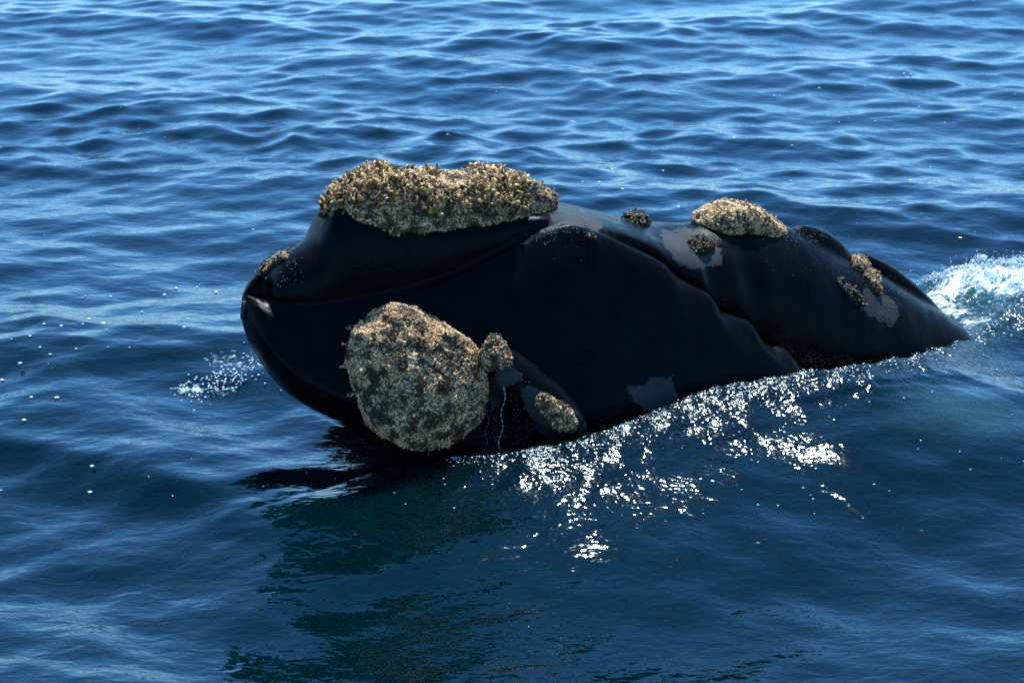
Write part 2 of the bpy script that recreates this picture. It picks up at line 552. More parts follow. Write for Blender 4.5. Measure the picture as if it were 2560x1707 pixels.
# gentle lumps of blubber
P = P + Nn * (0.006 * fbm(P, 2.3, 3, 5) + 0.0015 * fbm(P, 12.0, 2, 9))[:, None]
body_me.vertices.foreach_set('co', P.astype(np.float32).ravel()); body_me.update()
body_me.polygons.foreach_set('use_smooth', np.ones(len(body_me.polygons), bool))


def poly_sd(u, v, poly):
    """signed distance (positive inside) to a polygon"""
    poly = np.asarray(poly, float); best = np.full(u.shape, 1e9); ins = np.zeros(u.shape, bool)
    for i in range(len(poly)):
        a = poly[i]; bq = poly[(i + 1) % len(poly)]
        e = bq - a
        t = np.clip(((u - a[0]) * e[0] + (v - a[1]) * e[1]) / (e @ e), 0, 1)
        best = np.minimum(best, np.hypot(u - a[0] - t * e[0], v - a[1] - t * e[1]))
        c = ((a[1] > v) != (bq[1] > v)) & (u < (bq[0] - a[0]) * (v - a[1]) / (bq[1] - a[1] + 1e-12) + a[0])
        ins ^= c
    return np.where(ins, best, -best)


DRY = [
    [(1655, 580), (1700, 572), (1745, 580), (1775, 595), (1800, 628), (1806, 656), (1778, 670), (1730, 673), (1702, 664), (1676, 634), (1657, 606)],
    [(1378, 512), (1440, 526), (1488, 540), (1508, 568), (1492, 580), (1450, 566), (1400, 562), (1372, 574)],
    [(2132, 755), (2181, 790), (2234, 820), (2237, 800), (2249, 790), (2244, 775), (2250, 760), (2219, 744), (2193, 737), (2168, 714), (2160, 732)],
    [(1565, 964), (1616, 961), (1621, 945), (1683, 940), (1696, 991), (1712, 1048), (1687, 1070), (1646, 1056), (1656, 1030), (1610, 1027), (1580, 1002)],
    [(1302, 978), (1322, 962), (1357, 981), (1414, 1008), (1444, 1033), (1465, 1063), (1458, 1093), (1435, 1112), (1414, 1100), (1380, 1102), (1352, 1086), (1341, 1066), (1311, 1022)],
    [(1223, 952), (1262, 905), (1280, 900), (1304, 950), (1268, 962), (1250, 1010), (1226, 1040)],
]
pu, pv = project(P)
facing = (Nn * (CAM_POS - P)).sum(1) > 0
sd = np.full(n, -60.0)
for poly in DRY:
    sd = np.maximum(sd, poly_sd(pu, pv, poly))
sd = np.where(facing, np.clip(sd, -60, 60), -60)
point_attr(body_me, 'dry', sd)

bm = bmesh.new(); bm.from_mesh(body_me); bm.faces.ensure_lookup_table()
BVH = BVHTree.FromBMesh(bm); bm.free()


def hit(u, v):
    p, nrm, i, d = BVH.ray_cast(Vector(CAM_POS), Vector(ray(u, v)))
    if p is None:
        return None, None
    return np.array(p), np.array(nrm)


root = bpy.data.objects.new('whale', None); COL.objects.link(root)
root['label'] = 'black southern right whale raising its barnacle crusted head out of the sea'
root['category'] = 'whale'
link('body', body_me, M_SKIN, root)

# ------------------------------------------------------------------ callosities
ico_v = None


def icosa():
    t = (1 + 5 ** 0.5) / 2
    v = np.array([(-1, t, 0), (1, t, 0), (-1, -t, 0), (1, -t, 0), (0, -1, t), (0, 1, t), (0, -1, -t), (0, 1, -t), (t, 0, -1), (t, 0, 1), (-t, 0, -1), (-t, 0, 1)], float)
    v /= np.linalg.norm(v[0])
    f = np.array([(0, 11, 5), (0, 5, 1), (0, 1, 7), (0, 7, 10), (0, 10, 11), (1, 5, 9), (5, 11, 4), (11, 10, 2), (10, 7, 6), (7, 1, 8), (3, 9, 4), (3, 4, 2), (3, 2, 6), (3, 6, 8), (3, 8, 9), (4, 9, 5), (2, 4, 11), (6, 2, 10), (8, 6, 7), (9, 8, 1)])
    return v, f


IV, IF = icosa()
OV = np.array([(1, 0, 0), (-1, 0, 0), (0, 1, 0), (0, -1, 0), (0, 0, 1), (0, 0, -1)], float)
OF = np.array([(0, 2, 4), (2, 1, 4), (1, 3, 4), (3, 0, 4), (2, 0, 5), (1, 2, 5), (3, 1, 5), (0, 3, 5)])


def frames(N):
    up = np.where(np.abs(N[:, 2:3]) < 0.9, np.array([[0, 0, 1.0]]), np.array([[1.0, 0, 0]]))
    T = np.cross(up, N); T /= np.linalg.norm(T, axis=1)[:, None]
    B = np.cross(N, T)
    a = rng.uniform(0, 2 * math.pi, len(N))[:, None]
    return T * np.cos(a) + B * np.sin(a), -T * np.sin(a) + B * np.cos(a)


def scatter(me, count, keep=None):
    """area-weighted random points with normals on a mesh"""
    me.calc_loop_triangles()
    nt = len(me.loop_triangles)
    T = np.empty(nt * 3, np.int32); me.loop_triangles.foreach_get('vertices', T); T = T.reshape(-1, 3)
    C = np.empty(len(me.vertices) * 3, np.float32); me.vertices.foreach_get('co', C); C = C.reshape(-1, 3).astype(float)
    VN = np.empty(len(me.vertices) * 3, np.float32); me.vertices.foreach_get('normal', VN); VN = VN.reshape(-1, 3).astype(float)
    a, b, c = C[T[:, 0]], C[T[:, 1]], C[T[:, 2]]
    ar = np.linalg.norm(np.cross(b - a, c - a), axis=1)
    idx = rng.choice(nt, count, p=ar / ar.sum())
    r1 = np.sqrt(rng.random(count))[:, None]; r2 = rng.random(count)[:, None]
    Pp = (1 - r1) * a[idx] + r1 * (1 - r2) * b[idx] + r1 * r2 * c[idx]
    Np = VN[T[idx]].mean(1); Np /= np.linalg.norm(Np, axis=1)[:, None] + 1e-9
    if keep is not None:
        k = keep(Pp, Np); Pp, Np = Pp[k], Np[k]
    return Pp, Np


TAN = np.array([[0.80, 0.52, 0.22], [0.60, 0.44, 0.25], [0.76, 0.43, 0.19], [0.38, 0.25, 0.12], [0.50, 0.31, 0.11], [0.055, 0.034, 0.017], [0.14, 0.09, 0.042], [0.82, 0.66, 0.42]])


def grains(name, me, count, size, parent, dark=0.3, keep=None, around=None):
    Pp, Np = scatter(me, count, keep)
    if around is not None:
        c, rimp = around
        k = int(count * 0.010)
        q = c + (rimp[rng.integers(0, len(rimp), k)] - c) * (1 + np.abs(rng.normal(0, 0.02, (k, 1))))
        q = q + rng.normal(0, 0.008, (k, 3))
        ex = [BVH.find_nearest(Vector(x)) for x in q]
        ex = [(np.array(e[0]), np.array(e[1])) for e in ex if e[0] is not None and e[3] < 0.12]
        if ex:
            Pp = np.vstack([Pp, [e[0] for e in ex]]); Np = np.vstack([Np, [e[1] for e in ex]])
    n = len(Pp); T, B = frames(Np)
    s = size * np.exp(rng.normal(0, 0.35, n)); st = rng.uniform(0.7, 1.7, (n, 3)); st[:, 2] *= 0.7
    loc = OV[None] * st[:, None, :] * s[:, None, None] * (1.1 + 0.2 * rng.standard_normal((n, 6, 1)))
    W = Pp[:, None, :] + loc[..., 0:1] * T[:, None] + loc[..., 1:2] * B[:, None] + (loc[..., 2:3] + 0.1 * s[:, None, None]) * Np[:, None]
    patch = 0.9 * fbm(Pp, 22.0, 3, 31) + 0.45 * fbm(Pp, 60.0, 2, 33) + rng.normal(0, 0.16, n)
    f = np.clip((patch + 0.55 - 1.3 * dark) / 0.5, 0, 1)[:, None]
    hue = np.clip(0.5 + 0.8 * fbm(Pp, 5.0, 2, 35) + rng.normal(0, 0.2, n), 0, 1)[:, None]
    light = TAN[0] * (1 - hue) + TAN[2] * hue
    pale = (rng.random(n) < 0.12)[:, None]
    light = np.where(pale, TAN[7], light)
    col = (TAN[5] * 1.2 * (1 - f) + light * f) * rng.uniform(0.8, 1.12, (n, 1))
    FF = (OF[None] + (np.arange(n) * 6)[:, None, None]).reshape(-1, 3)
    m = mesh_np(name, W.reshape(-1, 3), FF)
    color_attr(m, 'col', np.repeat(col, 6, 0))
    return link(name, m, M_GRAIN, parent, kind='stuff')


FLAKE_COL = np.array([[0.12, 0.066, 0.024], [0.24, 0.14, 0.047], [0.46, 0.28, 0.09], [0.045, 0.028, 0.014], [0.72, 0.49, 0.20]])


def flake_geo(nseg=3, curl=0.8, wid=0.32, flat=0.38):
    """a bent, tapered, upright blade about one unit high"""
    V = []; x = z = 0.0; ang = 0.0
    for i in range(nseg + 1):
        t = i / nseg
        w = wid * (1.0 + 0.35 * math.sin(t * 2.6)) * (1 - 0.55 * t ** 2)
        for k in range(5):
            a = 2 * math.pi * k / 5
            V.append((x + flat * w * math.cos(a) * math.cos(ang), w * math.sin(a), z - flat * w * math.cos(a) * math.sin(ang)))
        ang += curl / nseg; x += math.sin(ang) / nseg; z += math.cos(ang) / nseg
    F = []
    for i in range(nseg):
        for k in range(5):
            k2 = (k + 1) % 5
            F += [(i * 5 + k, i * 5 + k2, i * 5 + 5 + k2), (i * 5 + k, i * 5 + 5 + k2, i * 5 + 5 + k)]
    e = nseg * 5
    F += [(e, e + 1, e + 2), (e, e + 2, e + 3), (e, e + 3, e + 4)]
    return np.array(V), np.array(F)


def flakes(name, me, count, size, parent, keep=None, lean=0.35, single=0, tone=1.0):
    """joined small blades; the `single` largest ones become parts of their own"""
    Pp, Np = scatter(me, count, keep)
    n = len(Pp)
    Np = Np + np.array([0, 0, 0.35]) + rng.normal(0, lean, (n, 3)); Np /= np.linalg.norm(Np, axis=1)[:, None]
    T, B = frames(Np)
    s = size * np.exp(rng.normal(0, 0.4, n)) * (1 + 0.5 * np.clip(fbm(Pp, 7.0, 2, 77), -0.8, 1))
    s = np.clip(s, size * 0.3, size * 1.6)
    Vs = []; Fs = []; Cs = []; off = 0
    order = np.argsort(-s); singles = set(order[:single].tolist())
    geos = [flake_geo(3, c, w, f) for c, w, f in ((0.7, 0.26, 0.22), (1.6, 0.34, 0.20), (0.3, 0.16, 0.5), (2.4, 0.28, 0.2), (1.1, 0.30, 0.16))]
    shared = []
    for gi, (gv, gf) in enumerate(geos):
        m = mesh_np('flake_blade', gv, gf)
        tipc = np.clip(gv[:, 2:3], 0, 1)
        color_attr(m, 'col', FLAKE_COL[gi % 5] * (1 - tipc) + FLAKE_COL[(gi + 2) % 5] * 1.2 * tipc)
        m.materials.append(M_FLAKE); shared.append(m)
    for i in range(n):
        gi = int(rng.integers(0, len(geos))); gv, gf = geos[gi]
        R = np.stack([T[i], B[i], Np[i]], 1)
        if i in singles:
            o = bpy.data.objects.new('crust_flake', shared[gi]); COL.objects.link(o); o.parent = parent
            M4 = np.eye(4); M4[:3, :3] = R * s[i]; M4[:3, 3] = Pp[i] - Np[i] * 0.004
            o.matrix_local = Matrix(M4.tolist())
            continue
        Vs.append(Pp[i] - Np[i] * 0.004 + (gv * s[i]) @ R.T); Fs.append(gf + off); off += len(gv)
        c0 = FLAKE_COL[rng.integers(0, 4)]; c1 = FLAKE_COL[rng.integers(0, 5)] * 1.25
        tp = np.clip(gv[:, 2:3], 0, 1)
        Cs.append((c0 * (1 - tp) + c1 * tp) * tone)
    if not Vs:
        return None
    m = mesh_np(name, np.vstack(Vs), np.vstack(Fs))
    color_attr(m, 'col', np.vstack(Cs))
    return link(name, m, M_FLAKE, parent, kind='stuff')


def rough_mesh(name, V, F, amp, scale, seed):
    me = mesh_np(name, V, F)
    bq = bmesh.new(); bq.from_mesh(me); bmesh.ops.recalc_face_normals(bq, faces=bq.faces); bq.to_mesh(me); bq.free()
    n = len(me.vertices)
    N = np.empty(n * 3, np.float32); me.vertices.foreach_get('normal', N); N = N.reshape(-1, 3).astype(float)
    V = np.asarray(V, float)
    V = V + N * (amp * fbm(V, scale, 5, seed, 0.6))[:, None]
    me.vertices.foreach_set('co', V.astype(np.float32).ravel()); me.update()
    return me


def saddle(name, top, base, half, seed, amp=0.022, n=70, m=46, p=3.2):
    """callosity lying over the midline: top and base given as (u, v) outlines on the median plane"""
    T = curve([(u, v, w) for u, v, w in top]); Bc = curve([(u, v, w) for u, v, w in base])
    x = np.linspace(max(T[0].min(), T[0].min()), T[0].max(), n)
    zt = pchip(T[0], T[2], x); zb = pchip(Bc[0], Bc[2], x)
    t = np.linspace(-1, 1, n)
    hw = half * np.clip(1 - np.abs(t) ** 3.0, 0.0, 1) ** 0.5 + 0.01
    rings = []
    for xi, z1, z0, w in zip(x, zt, zb, hw):
        th = np.linspace(-math.pi / 2, math.pi / 2, m)
        a = w * np.sign(np.sin(th)) * np.abs(np.sin(th)) ** (2 / p)
        h = z0 + (z1 - z0) * np.abs(np.cos(th)) ** (2 / p)
        up = np.stack([np.full(m, xi), a, h], -1)
        dn = up[::-1].copy(); dn[:, 2] = z0 - 0.06; dn[:, 1] *= 0.85
        rings.append(np.vstack([up, dn]))
    V, F = loft(np.array(rings))
    return rough_mesh(name, l2w(V[:, 0], V[:, 1], V[:, 2]), F, amp, 9.0, seed)


def dome(name, c, nrm, poly, h, seed, amp=0.015, p=2.6, sink=0.05):
    """rounded crust whose rim follows an outline; poly = rim points around c in 3D"""
    A = 72; R = 26
    poly = np.vstack([poly, poly[:1]])
    sl = np.concatenate([[0], np.cumsum(np.linalg.norm(np.diff(poly, axis=0), axis=1))])
    q = np.linspace(0, sl[-1], A, endpoint=False)
    rim = np.stack([np.interp(q, sl, poly[:, k]) for k in range(3)], -1) - c
    an = np.linspace(0, 2 * math.pi, A, endpoint=False)
    rim = rim * (1 + 0.05 * fbm(np.stack([np.cos(an), np.sin(an), 0 * an + seed * 3.7], -1), 2.6, 3, seed))[:, None]
    for _ in range(1):
        rim = 0.5 * rim + 0.25 * (np.roll(rim, 1, 0) + np.roll(rim, -1, 0))
    rings = []
    for i in range(R):
        ph = (i + 0.3) / (R - 0.7) * math.pi / 2
        r = math.sin(ph) ** (2 / p); z = math.cos(ph) ** (2 / p) * h
        rings.append(c + rim * r + nrm * z)
    rings.append(c + rim * 0.93 - nrm * sink)
    V, F = loft(np.array(rings))
    return rough_mesh(name, V, F, amp, 10.0, seed)


# bonnet on the snout tip
bon = saddle('bonnet_callosity',
             [(808, 520, 0.0), (835, 485, 0), (880, 452, 0), (940, 432, 0), (1050, 434, 0), (1130, 440, 0), (1220, 432, 0), (1300, 436, 0), (1350, 458, 0), (1386, 492, 0)],
             [(800, 560, 0.1), (850, 560, 0.2), (900, 596, 0.25), (960, 598, 0.25), (1050, 580, 0.25), (1200, 558, 0.25), (1320, 548, 0.25), (1400, 545, 0.25)], 0.255, 11)
cal = link('bonnet_callosity', bon, M_CRUST, root)
cal['label'] = 'large sandy bonnet callosity bristling with brown flakes on the snout'
g = link('crust_base', None, None, cal) if False else None
grains('whale_lice', bon, 33000, 0.0034, cal, 0.18)
upk = lambda P, N: (N[:, 2] > 0.30) & (fbm(P, 6.0, 3, 3) > -0.25)
flakes('flake_crust', bon, 8000, 0.029, cal, upk, lean=0.65, single=160)

# callosity behind the blowholes' front edge
post = saddle('coaming_callosity',
              [(1744, 552, 0.02), (1765, 528, 0.02), (1800, 512, 0.02), (1860, 512, 0.02), (1900, 522, 0.02), (1935, 545, 0.02), (1962, 572, 0.02)],
              [(1744, 566, 0.0), (1800, 560, 0), (1860, 562, 0), (1910, 575, 0), (1962, 592, 0)], 0.16, 23, 0.014, 50, 36)
cal2 = link('coaming_callosity', post, M_CRUST, root)
cal2['label'] = 'sandy flat topped callosity on the crown of the head'
grains('whale_lice', post, 9500, 0.0036, cal2, 0.10)
flakes('flake_crust', post, 420, 0.017, cal2, lambda P, N: N[:, 2] > 0.5, single=20)


def ell(u, v, ru, rv, rot=0.0, seed=0, k=22):
    a = np.linspace(0, 2 * math.pi, k, endpoint=False)
    r = 1 + 0.10 * np.sin(2 * a + seed) + 0.08 * np.sin(3 * a + 2.3 * seed) + 0.06 * np.sin(5 * a + 1.1 * seed)
    x, y = ru * r * np.cos(a), rv * r * np.sin(a)
    return [(u + x_ * math.cos(rot) - y_ * math.sin(rot), v + x_ * math.sin(rot) + y_ * math.cos(rot)) for x_, y_ in zip(x, y)]


def spot(name, poly, h, count, seed, label=None, dark=0.35, fl=0, fs=0.016, amp=0.012, p=2.4, nmix=0.2, gs=0.0034, sink=0.06):
    """dome-shaped callosity on the skin; outline as measured in the photograph"""
    pc = np.mean(np.asarray(poly, float), 0); u, v = pc
    c, nrm = hit(u, v)
    for q in range(1, 16):
        if c is not None: break
        c, nrm = hit(u + q * 1.5, v + q * 5)
    toc = (CAM_POS - c) / np.linalg.norm(CAM_POS - c)
    nn_ = nrm * (1 - nmix) + toc * nmix
    nn_ /= np.linalg.norm(nn_)
    k = nn_ @ toc
    if k < 0.35:
        nn_ = nn_ + toc * (0.35 - k); nn_ /= np.linalg.norm(nn_)
    rim = []
    for a, b_ in poly:
        r = ray(a, b_); rim.append(CAM_POS + r * (((c - CAM_POS) @ nn_) / (r @ nn_)))
    me = dome(name, c - nn_ * 0.01, nn_, np.array(rim), h, seed, amp, p, sink)
    o = link(name, me, M_CRUST_DARK if dark > 0.6 else M_CRUST, root)
    if label: o['label'] = label
    if count: grains('whale_lice', me, count, gs, o, dark, lambda P, N: (N @ nn_) > -0.1, (c, np.array(rim)))
    if fl: flakes('flake_crust', me, fl, fs, o, lambda P, N: N @ nn_ > 0.2, 0.5, tone=0.25 if dark > 0.6 else 1.0)
    return o


spot('chin_callosity', [(866, 860), (878, 815), (930, 785), (962, 766), (1030, 768), (1090, 795), (1150, 835), (1198, 878), (1216, 930), (1222, 990), (1205, 1050), (1165, 1090), (1110, 1122), (1040, 1128), (970, 1104), (920, 1058), (880, 985), (862, 915)],
     0.20, 34000, 41, 'great round tan callosity on the side of the chin', 0.20, fl=420, fs=0.012, p=2.4, nmix=0.30, gs=0.0033, sink=0.16, amp=0.016)
spot('mandible_callosity', ell(1240, 888, 36, 44, 0.6, 1), 0.07, 1500, 42, 'small tan callosity touching the great chin callosity', 0.25)
spot('mandible_callosity', ell(1388, 1032, 54, 32, 0.75, 2), 0.05, 1700, 43, 'small oval callosity on the grey ridge just above the waterline', 0.30)
spot('head_callosity', ell(1590, 552, 34, 18, 0.2, 3), 0.045, 800, 44, 'small dark topped callosity on the dip behind the bonnet', 0.75, fl=110, fs=0.024)
spot('head_callosity', ell(1748, 618, 38, 22, 0.25, 4), 0.05, 900, 45, 'small dark callosity ringed by a dry grey patch', 1.05, fl=90)
spot('blowhole_callosity', ell(2146, 662, 30, 16, 0.75, 5), 0.045, 700, 46, 'brown callosity behind the blowhole crease', 0.4, fl=80, fs=0.018)
spot('blowhole_callosity', ell(2182, 706, 36, 16, 1.0, 6), 0.04, 700, 47, 'lower brown callosity behind the blowhole crease', 0.5, fl=80, fs=0.018)
spot('blowhole_callosity', ell(2126, 732, 46, 13, 0.75, 7), 0.02, 300, 48, 'flaky dark crust in front of the blowhole crease', 0.95, fl=130, fs=0.018)
spot('lip_callosity', [(652, 684), (668, 660), (694, 640), (720, 632), (716, 648), (690, 662), (672, 678), (658, 694)], 0.03, 380, 49, 'row of pale barnacles on the far lip beside the snout', 0.15, fl=30, fs=0.014)
spot('lip_callosity', ell(610, 772, 5, 24, 0.1, 9), 0.008, 90, 52, 'thin strip of barnacles on the front of the lower lip', 0.65, fl=10, fs=0.010)
spot('lip_callosity', ell(1478, 592, 12, 9, 0.3, 8), 0.02, 110, 50, 'tiny dark callosity on the crest of the lower lip', 0.8, fl=24, fs=0.014)

# ------------------------------------------------------------------ the sea
def graded(core0, core1, step, lo, hi, g0, g1):
    a = list(np.arange(core0, core1, step))
    s = step; x = a[-1]
    while x < hi:
        s *= g1 if s < 0.09 else (1.045 if s < 0.35 else 1.18); x += s; a.append(x)
    s = step; x = core0; b = []
    while x > lo:
        s *= g0 if s < 0.09 else (1.045 if s < 0.35 else 1.18); x -= s; b.append(x)
    return np.array(b[::-1] + a)


gx = graded(-3.4, 3.9, 0.0175, -6000, 6000, 1.015, 1.015)
gy = graded(-2.5, 2.8, 0.0150, -6000, 9000, 1.06, 1.0040)
SX, SY = np.gradient(gx), np.gradient(gy)
X, Y = np.meshgrid(gx, gy)
SP = np.maximum(SX[None, :], SY[:, None] * 0.8)


def seg_dist(px, py, poly, vals):
    """distance to a polyline, value interpolated along it, signed side (positive to the viewer's side)"""
    best = np.full(px.shape, 1e9); val = np.zeros(px.shape); side = np.zeros(px.shape)
    for i in range(len(poly) - 1):
        a = poly[i][:2]; e = poly[i + 1][:2] - a
        t = np.clip(((px - a[0]) * e[0] + (py - a[1]) * e[1]) / (e @ e), 0, 1)
        dx = px - a[0] - t * e[0]; dy = py - a[1] - t * e[1]
        d = np.hypot(dx, dy); k = d < best
        best = np.where(k, d, best); val = np.where(k, vals[i] + t * (vals[i + 1] - vals[i]), val)
        side = np.where(k, -(e[0] * dy - e[1] * dx), side)
    return best, val, np.sign(side)


near = (np.abs(X) < 9) & (Y > -5) & (Y < 22)
# water piled against the flank
WL = [(1030, 1158, 0.02), (1090, 1150, 0.10), (1150, 1146, 0.17), (1220, 1142, 0.22), (1300, 1140, 0.24), (1420, 1125, 0.25), (1520, 1092, 0.26), (1620, 1055, 0.27), (1760, 1000, 0.29), (1900, 965, 0.31), (2050, 945, 0.31), (2150, 930, 0.31), (2300, 898, 0.26), (2380, 860, 0.21), (2440, 828, 0.15), (2560, 780, 0.10)]
WLp = [unz(u, v, h) for u, v, h in WL]
d1, v1, s1 = seg_dist(X, Y, WLp, [h for _, _, h in WL])
pile = np.where(s1 > 0, v1 * (0.60 + 0.40 * np.exp(-(d1 / 0.21) ** 1.6)) * np.exp(-(d1 / 1.1) ** 2), v1 * np.exp(-(d1 / 0.20) ** 2))
chop = np.clip(np.where(s1 > 0, np.exp(-(d1 / 0.27) ** 2), np.exp(-(d1 / 0.2) ** 2)) * np.clip(v1 / 0.12, 0, 1), 0, 1)
# breaking hump behind the back at the right
HR = [(2230, 690, 0.04), (2300, 690, 0.12), (2370, 675, 0.18), (2450, 652, 0.24), (2560, 646, 0.28), (2700, 650, 0.25), (2850, 680, 0.1)]
HRp = [unz(u, v, h) for u, v, h in HR]
d3, v3, s3 = seg_dist(X, Y, HRp, [h for _, _, h in HR])
hump = np.where(s3 > 0, v3 * np.exp(-(d3 / 0.55) ** 1.6), v3 * np.exp(-(d3 / 0.35) ** 2))
# bow wave ring curling away from the chin, bottom left
BW = [(-300, 1040), (0, 1085), (200, 1130), (400, 1195), (600, 1270), (760, 1320), (950, 1375)]
BWp = [unz(u, v, 0.02) for u, v in BW]
d2, v2, s2 = seg_dist(X, Y, BWp, [0.7, 1.0, 1.0, 0.9, 0.6, 0.2, 0.0])
bow = 0.10 * v2 * np.where(s2 > 0, np.exp(-(d2 / 0.22) ** 2), np.exp(-(d2 / 0.55) ** 2)) - 0.02 * v2 * np.where(s2 > 0, np.exp(-((d2 - 0.6) / 0.35) ** 2), 0)

for pl, wd, am in (([(1320, 1390), (1450, 1350), (1650, 1290), (1850, 1230), (2110, 1160)], 0.17, 0.62), ([(1330, 1260), (1500, 1235), (1750, 1165), (2000, 1080)], 0.15, 0.42), ([(900, 1620), (1200, 1540), (1500, 1520)], 0.2, 0.25), ([(2050, 1010), (2250, 960), (2420, 880)], 0.24, 0.75)):
    dd, vv, _ = seg_dist(X, Y, [unz(u, v, 0) for u, v in pl], [0.2] + [1.0] * (len(pl) - 2) + [0.2])
    chop = np.maximum(chop, am * vv * np.exp(-(dd / wd) ** 2))
qq = near & (chop > 0.01)
stk = fbm(np.stack([(X[qq] * 0.86 + Y[qq] * 0.5) * 1.6, (Y[qq] * 0.86 - X[qq] * 0.5) * 6.0, 0 * X[qq]], -1), 1.0, 3, 55)
pk = np.exp(-(d1[qq] / 0.24) ** 2) * (v1[qq] > 0.08)
chop[qq] *= np.maximum(np.clip(0.80 + 0.7 * stk, 0.2, 1.15), np.clip(1.15 * pk, 0, 1.1))
Hh = np.zeros_like(X); DX = np.zeros_like(X); DY = np.zeros_like(X)
wr_ = np.random.default_rng(21)
NW = 120
calm = (0.75 + 0.25 / (1 + np.exp(-(Y - 2.2) * 1.1))) * np.clip(0.95 + 0.55 * fbm(np.stack([np.clip(X, -60, 60) * 0.22, np.clip(Y, -60, 60) * 0.35, 0 * X], -1), 1.0, 3, 91), 0.35, 1.6)              # smoother slick close by
lam = np.exp(np.linspace(math.log(0.10), math.log(5.5), NW))
for i, la in enumerate(lam):
    th = math.radians(-98) + wr_.normal(0, 0.9 if la < 1.2 else 0.5)      # travelling towards the viewer
    k = 2 * math.pi / la
    steep = 0.0215 * (1.0 if 0.3 < la < 1.1 else (0.36 if la <= 0.3 else 0.68)) * wr_.uniform(0.6, 1.4)
    A = steep / k
    ph = wr_.uniform(0, 2 * math.pi)
    cx, cy = math.cos(th), math.sin(th)
    fil = np.clip((la / SP - 2.5) / 2.5, 0, 1)
    amp = A * fil * (calm if la < 1.5 else 1.0)
    arg = k * (cx * X + cy * Y) + ph
    s, c = np.sin(arg), np.cos(arg)
    Hh += amp * c
    DX -= 0.8 * amp * cx * s; DY -= 0.8 * amp * cy * s
# short chop thrown up along the flank
cz = np.zeros_like(X)
ii = np.where(chop > 0.02)
if len(ii[0]):
    xx, yy = X[ii], Y[ii]; acc = 0
    for i in range(40):
        la = wr_.uniform(0.075, 0.26); k = 2 * math.pi / la; th = wr_.uniform(0, 2 * math.pi)
        acc = acc + 0.040 / k * np.cos(k * (math.cos(th) * xx + math.sin(th) * yy) + wr_.uniform(0, 6.28))
    cz[ii] = acc * chop[ii]
Zw = Hh * (1 - 0.5 * np.clip(chop + hump * 2, 0, 1)) + pile + hump + bow + cz
rough_h = np.clip(hump / 0.20, 0, 1)
jj = np.where(rough_h > 0.05)
Pj = np.stack([X[jj], Y[jj], np.zeros(len(jj[0]))], -1)
Zw[jj] += rough_h[jj] * 0.040 * fbm(Pj, 7.0, 5, 61, 0.6)

foam = np.zeros_like(X); aer = np.zeros_like(X)
foam[jj] = np.clip(rough_h[jj] * 0.78 + 0.7 * fbm(Pj, 2.2, 3, 62) * rough_h[jj], 0, 1)
aer = np.maximum(aer, np.clip(rough_h * 1.3, 0, 1))


def blob(u, v, ru, rv, val, arr, z=0.0, rot=0.0):
    c = unz(u, v, z); ax = np.linalg.norm(unz(u + ru, v, z) - c); ay = np.linalg.norm(unz(u, v - rv, z) - c)
    qx = (X - c[0]) * math.cos(rot) + (Y - c[1]) * math.sin(rot); qy = -(X - c[0]) * math.sin(rot) + (Y - c[1]) * math.cos(rot)
    return np.maximum(arr, val * np.exp(-((qx / ax) ** 2 + (qy / ay) ** 2) ** 1.5))


foam = blob(465, 982, 46, 12, 0.52, foam)
foam = blob(540, 988, 50, 10, 0.38, foam)
foam = blob(560, 925, 60, 28, 0.36, foam, 0, 0.7)
foam = blob(2330, 730, 70, 40, 0.62, foam, 0.15, 0.6)
foam = blob(2430, 790, 60, 18, 0.5, foam, 0.12, 0.3)
foam = blob(850, 1150, 70, 14, 0.36, foam)
aer = blob(2420, 1110, 150, 45, 0.5, aer)
aer = blob(2300, 1150, 90, 25, 0.2, aer)
aer = blob(2330, 800, 120, 60, 0.6, aer, 0.1)

XW, YW = X + DX, Y + DY
nyy, nxx = X.shape
Vw = np.stack([XW, YW, Zw], -1).reshape(-1, 3)
idx = np.arange(nyy * nxx).reshape(nyy, nxx)
Fw = np.stack([idx[:-1, :-1], idx[:-1, 1:], idx[1:, 1:], idx[1:, :-1]], -1).reshape(-1, 4)
sea_me = mesh_np('water', Vw, Fw)
point_attr(sea_me, 'foam', foam); point_attr(sea_me, 'aerated', aer); point_attr(sea_me, 'chop', chop); point_attr(sea_me, 'lod', np.clip((SP - 0.07) / 0.15, 0, 1))
sea = link('water', sea_me, M_WATER, None, kind='structure')
tree_pts = None


def sea_z(x, y):
    i = np.clip(np.searchsorted(gy, y), 0, nyy - 1); j = np.clip(np.searchsorted(gx, x), 0, nxx - 1)
    return Zw[i, j]


# ------------------------------------------------------------------ foam, drops, flecks
def drops(name, C, R, mat, squash=None):
    n = len(C); sq = np.ones((n, 3)) if squash is None else squash
    W = C[:, None, :] + IV[None] * R[:, None, None] * sq[:, None, :]
    FF = (IF[None] + (np.arange(n) * 12)[:, None, None]).reshape(-1, 3)
    return mesh_np(name, W.reshape(-1, 3), FF)


def on_sea(u, v, dz=0.0):
    p = unz(u, v, 0.0)
    for _ in range(3):
        z = sea_z(p[0], p[1]); p = unz(u, v, z)
    p[2] = z + dz
    return p


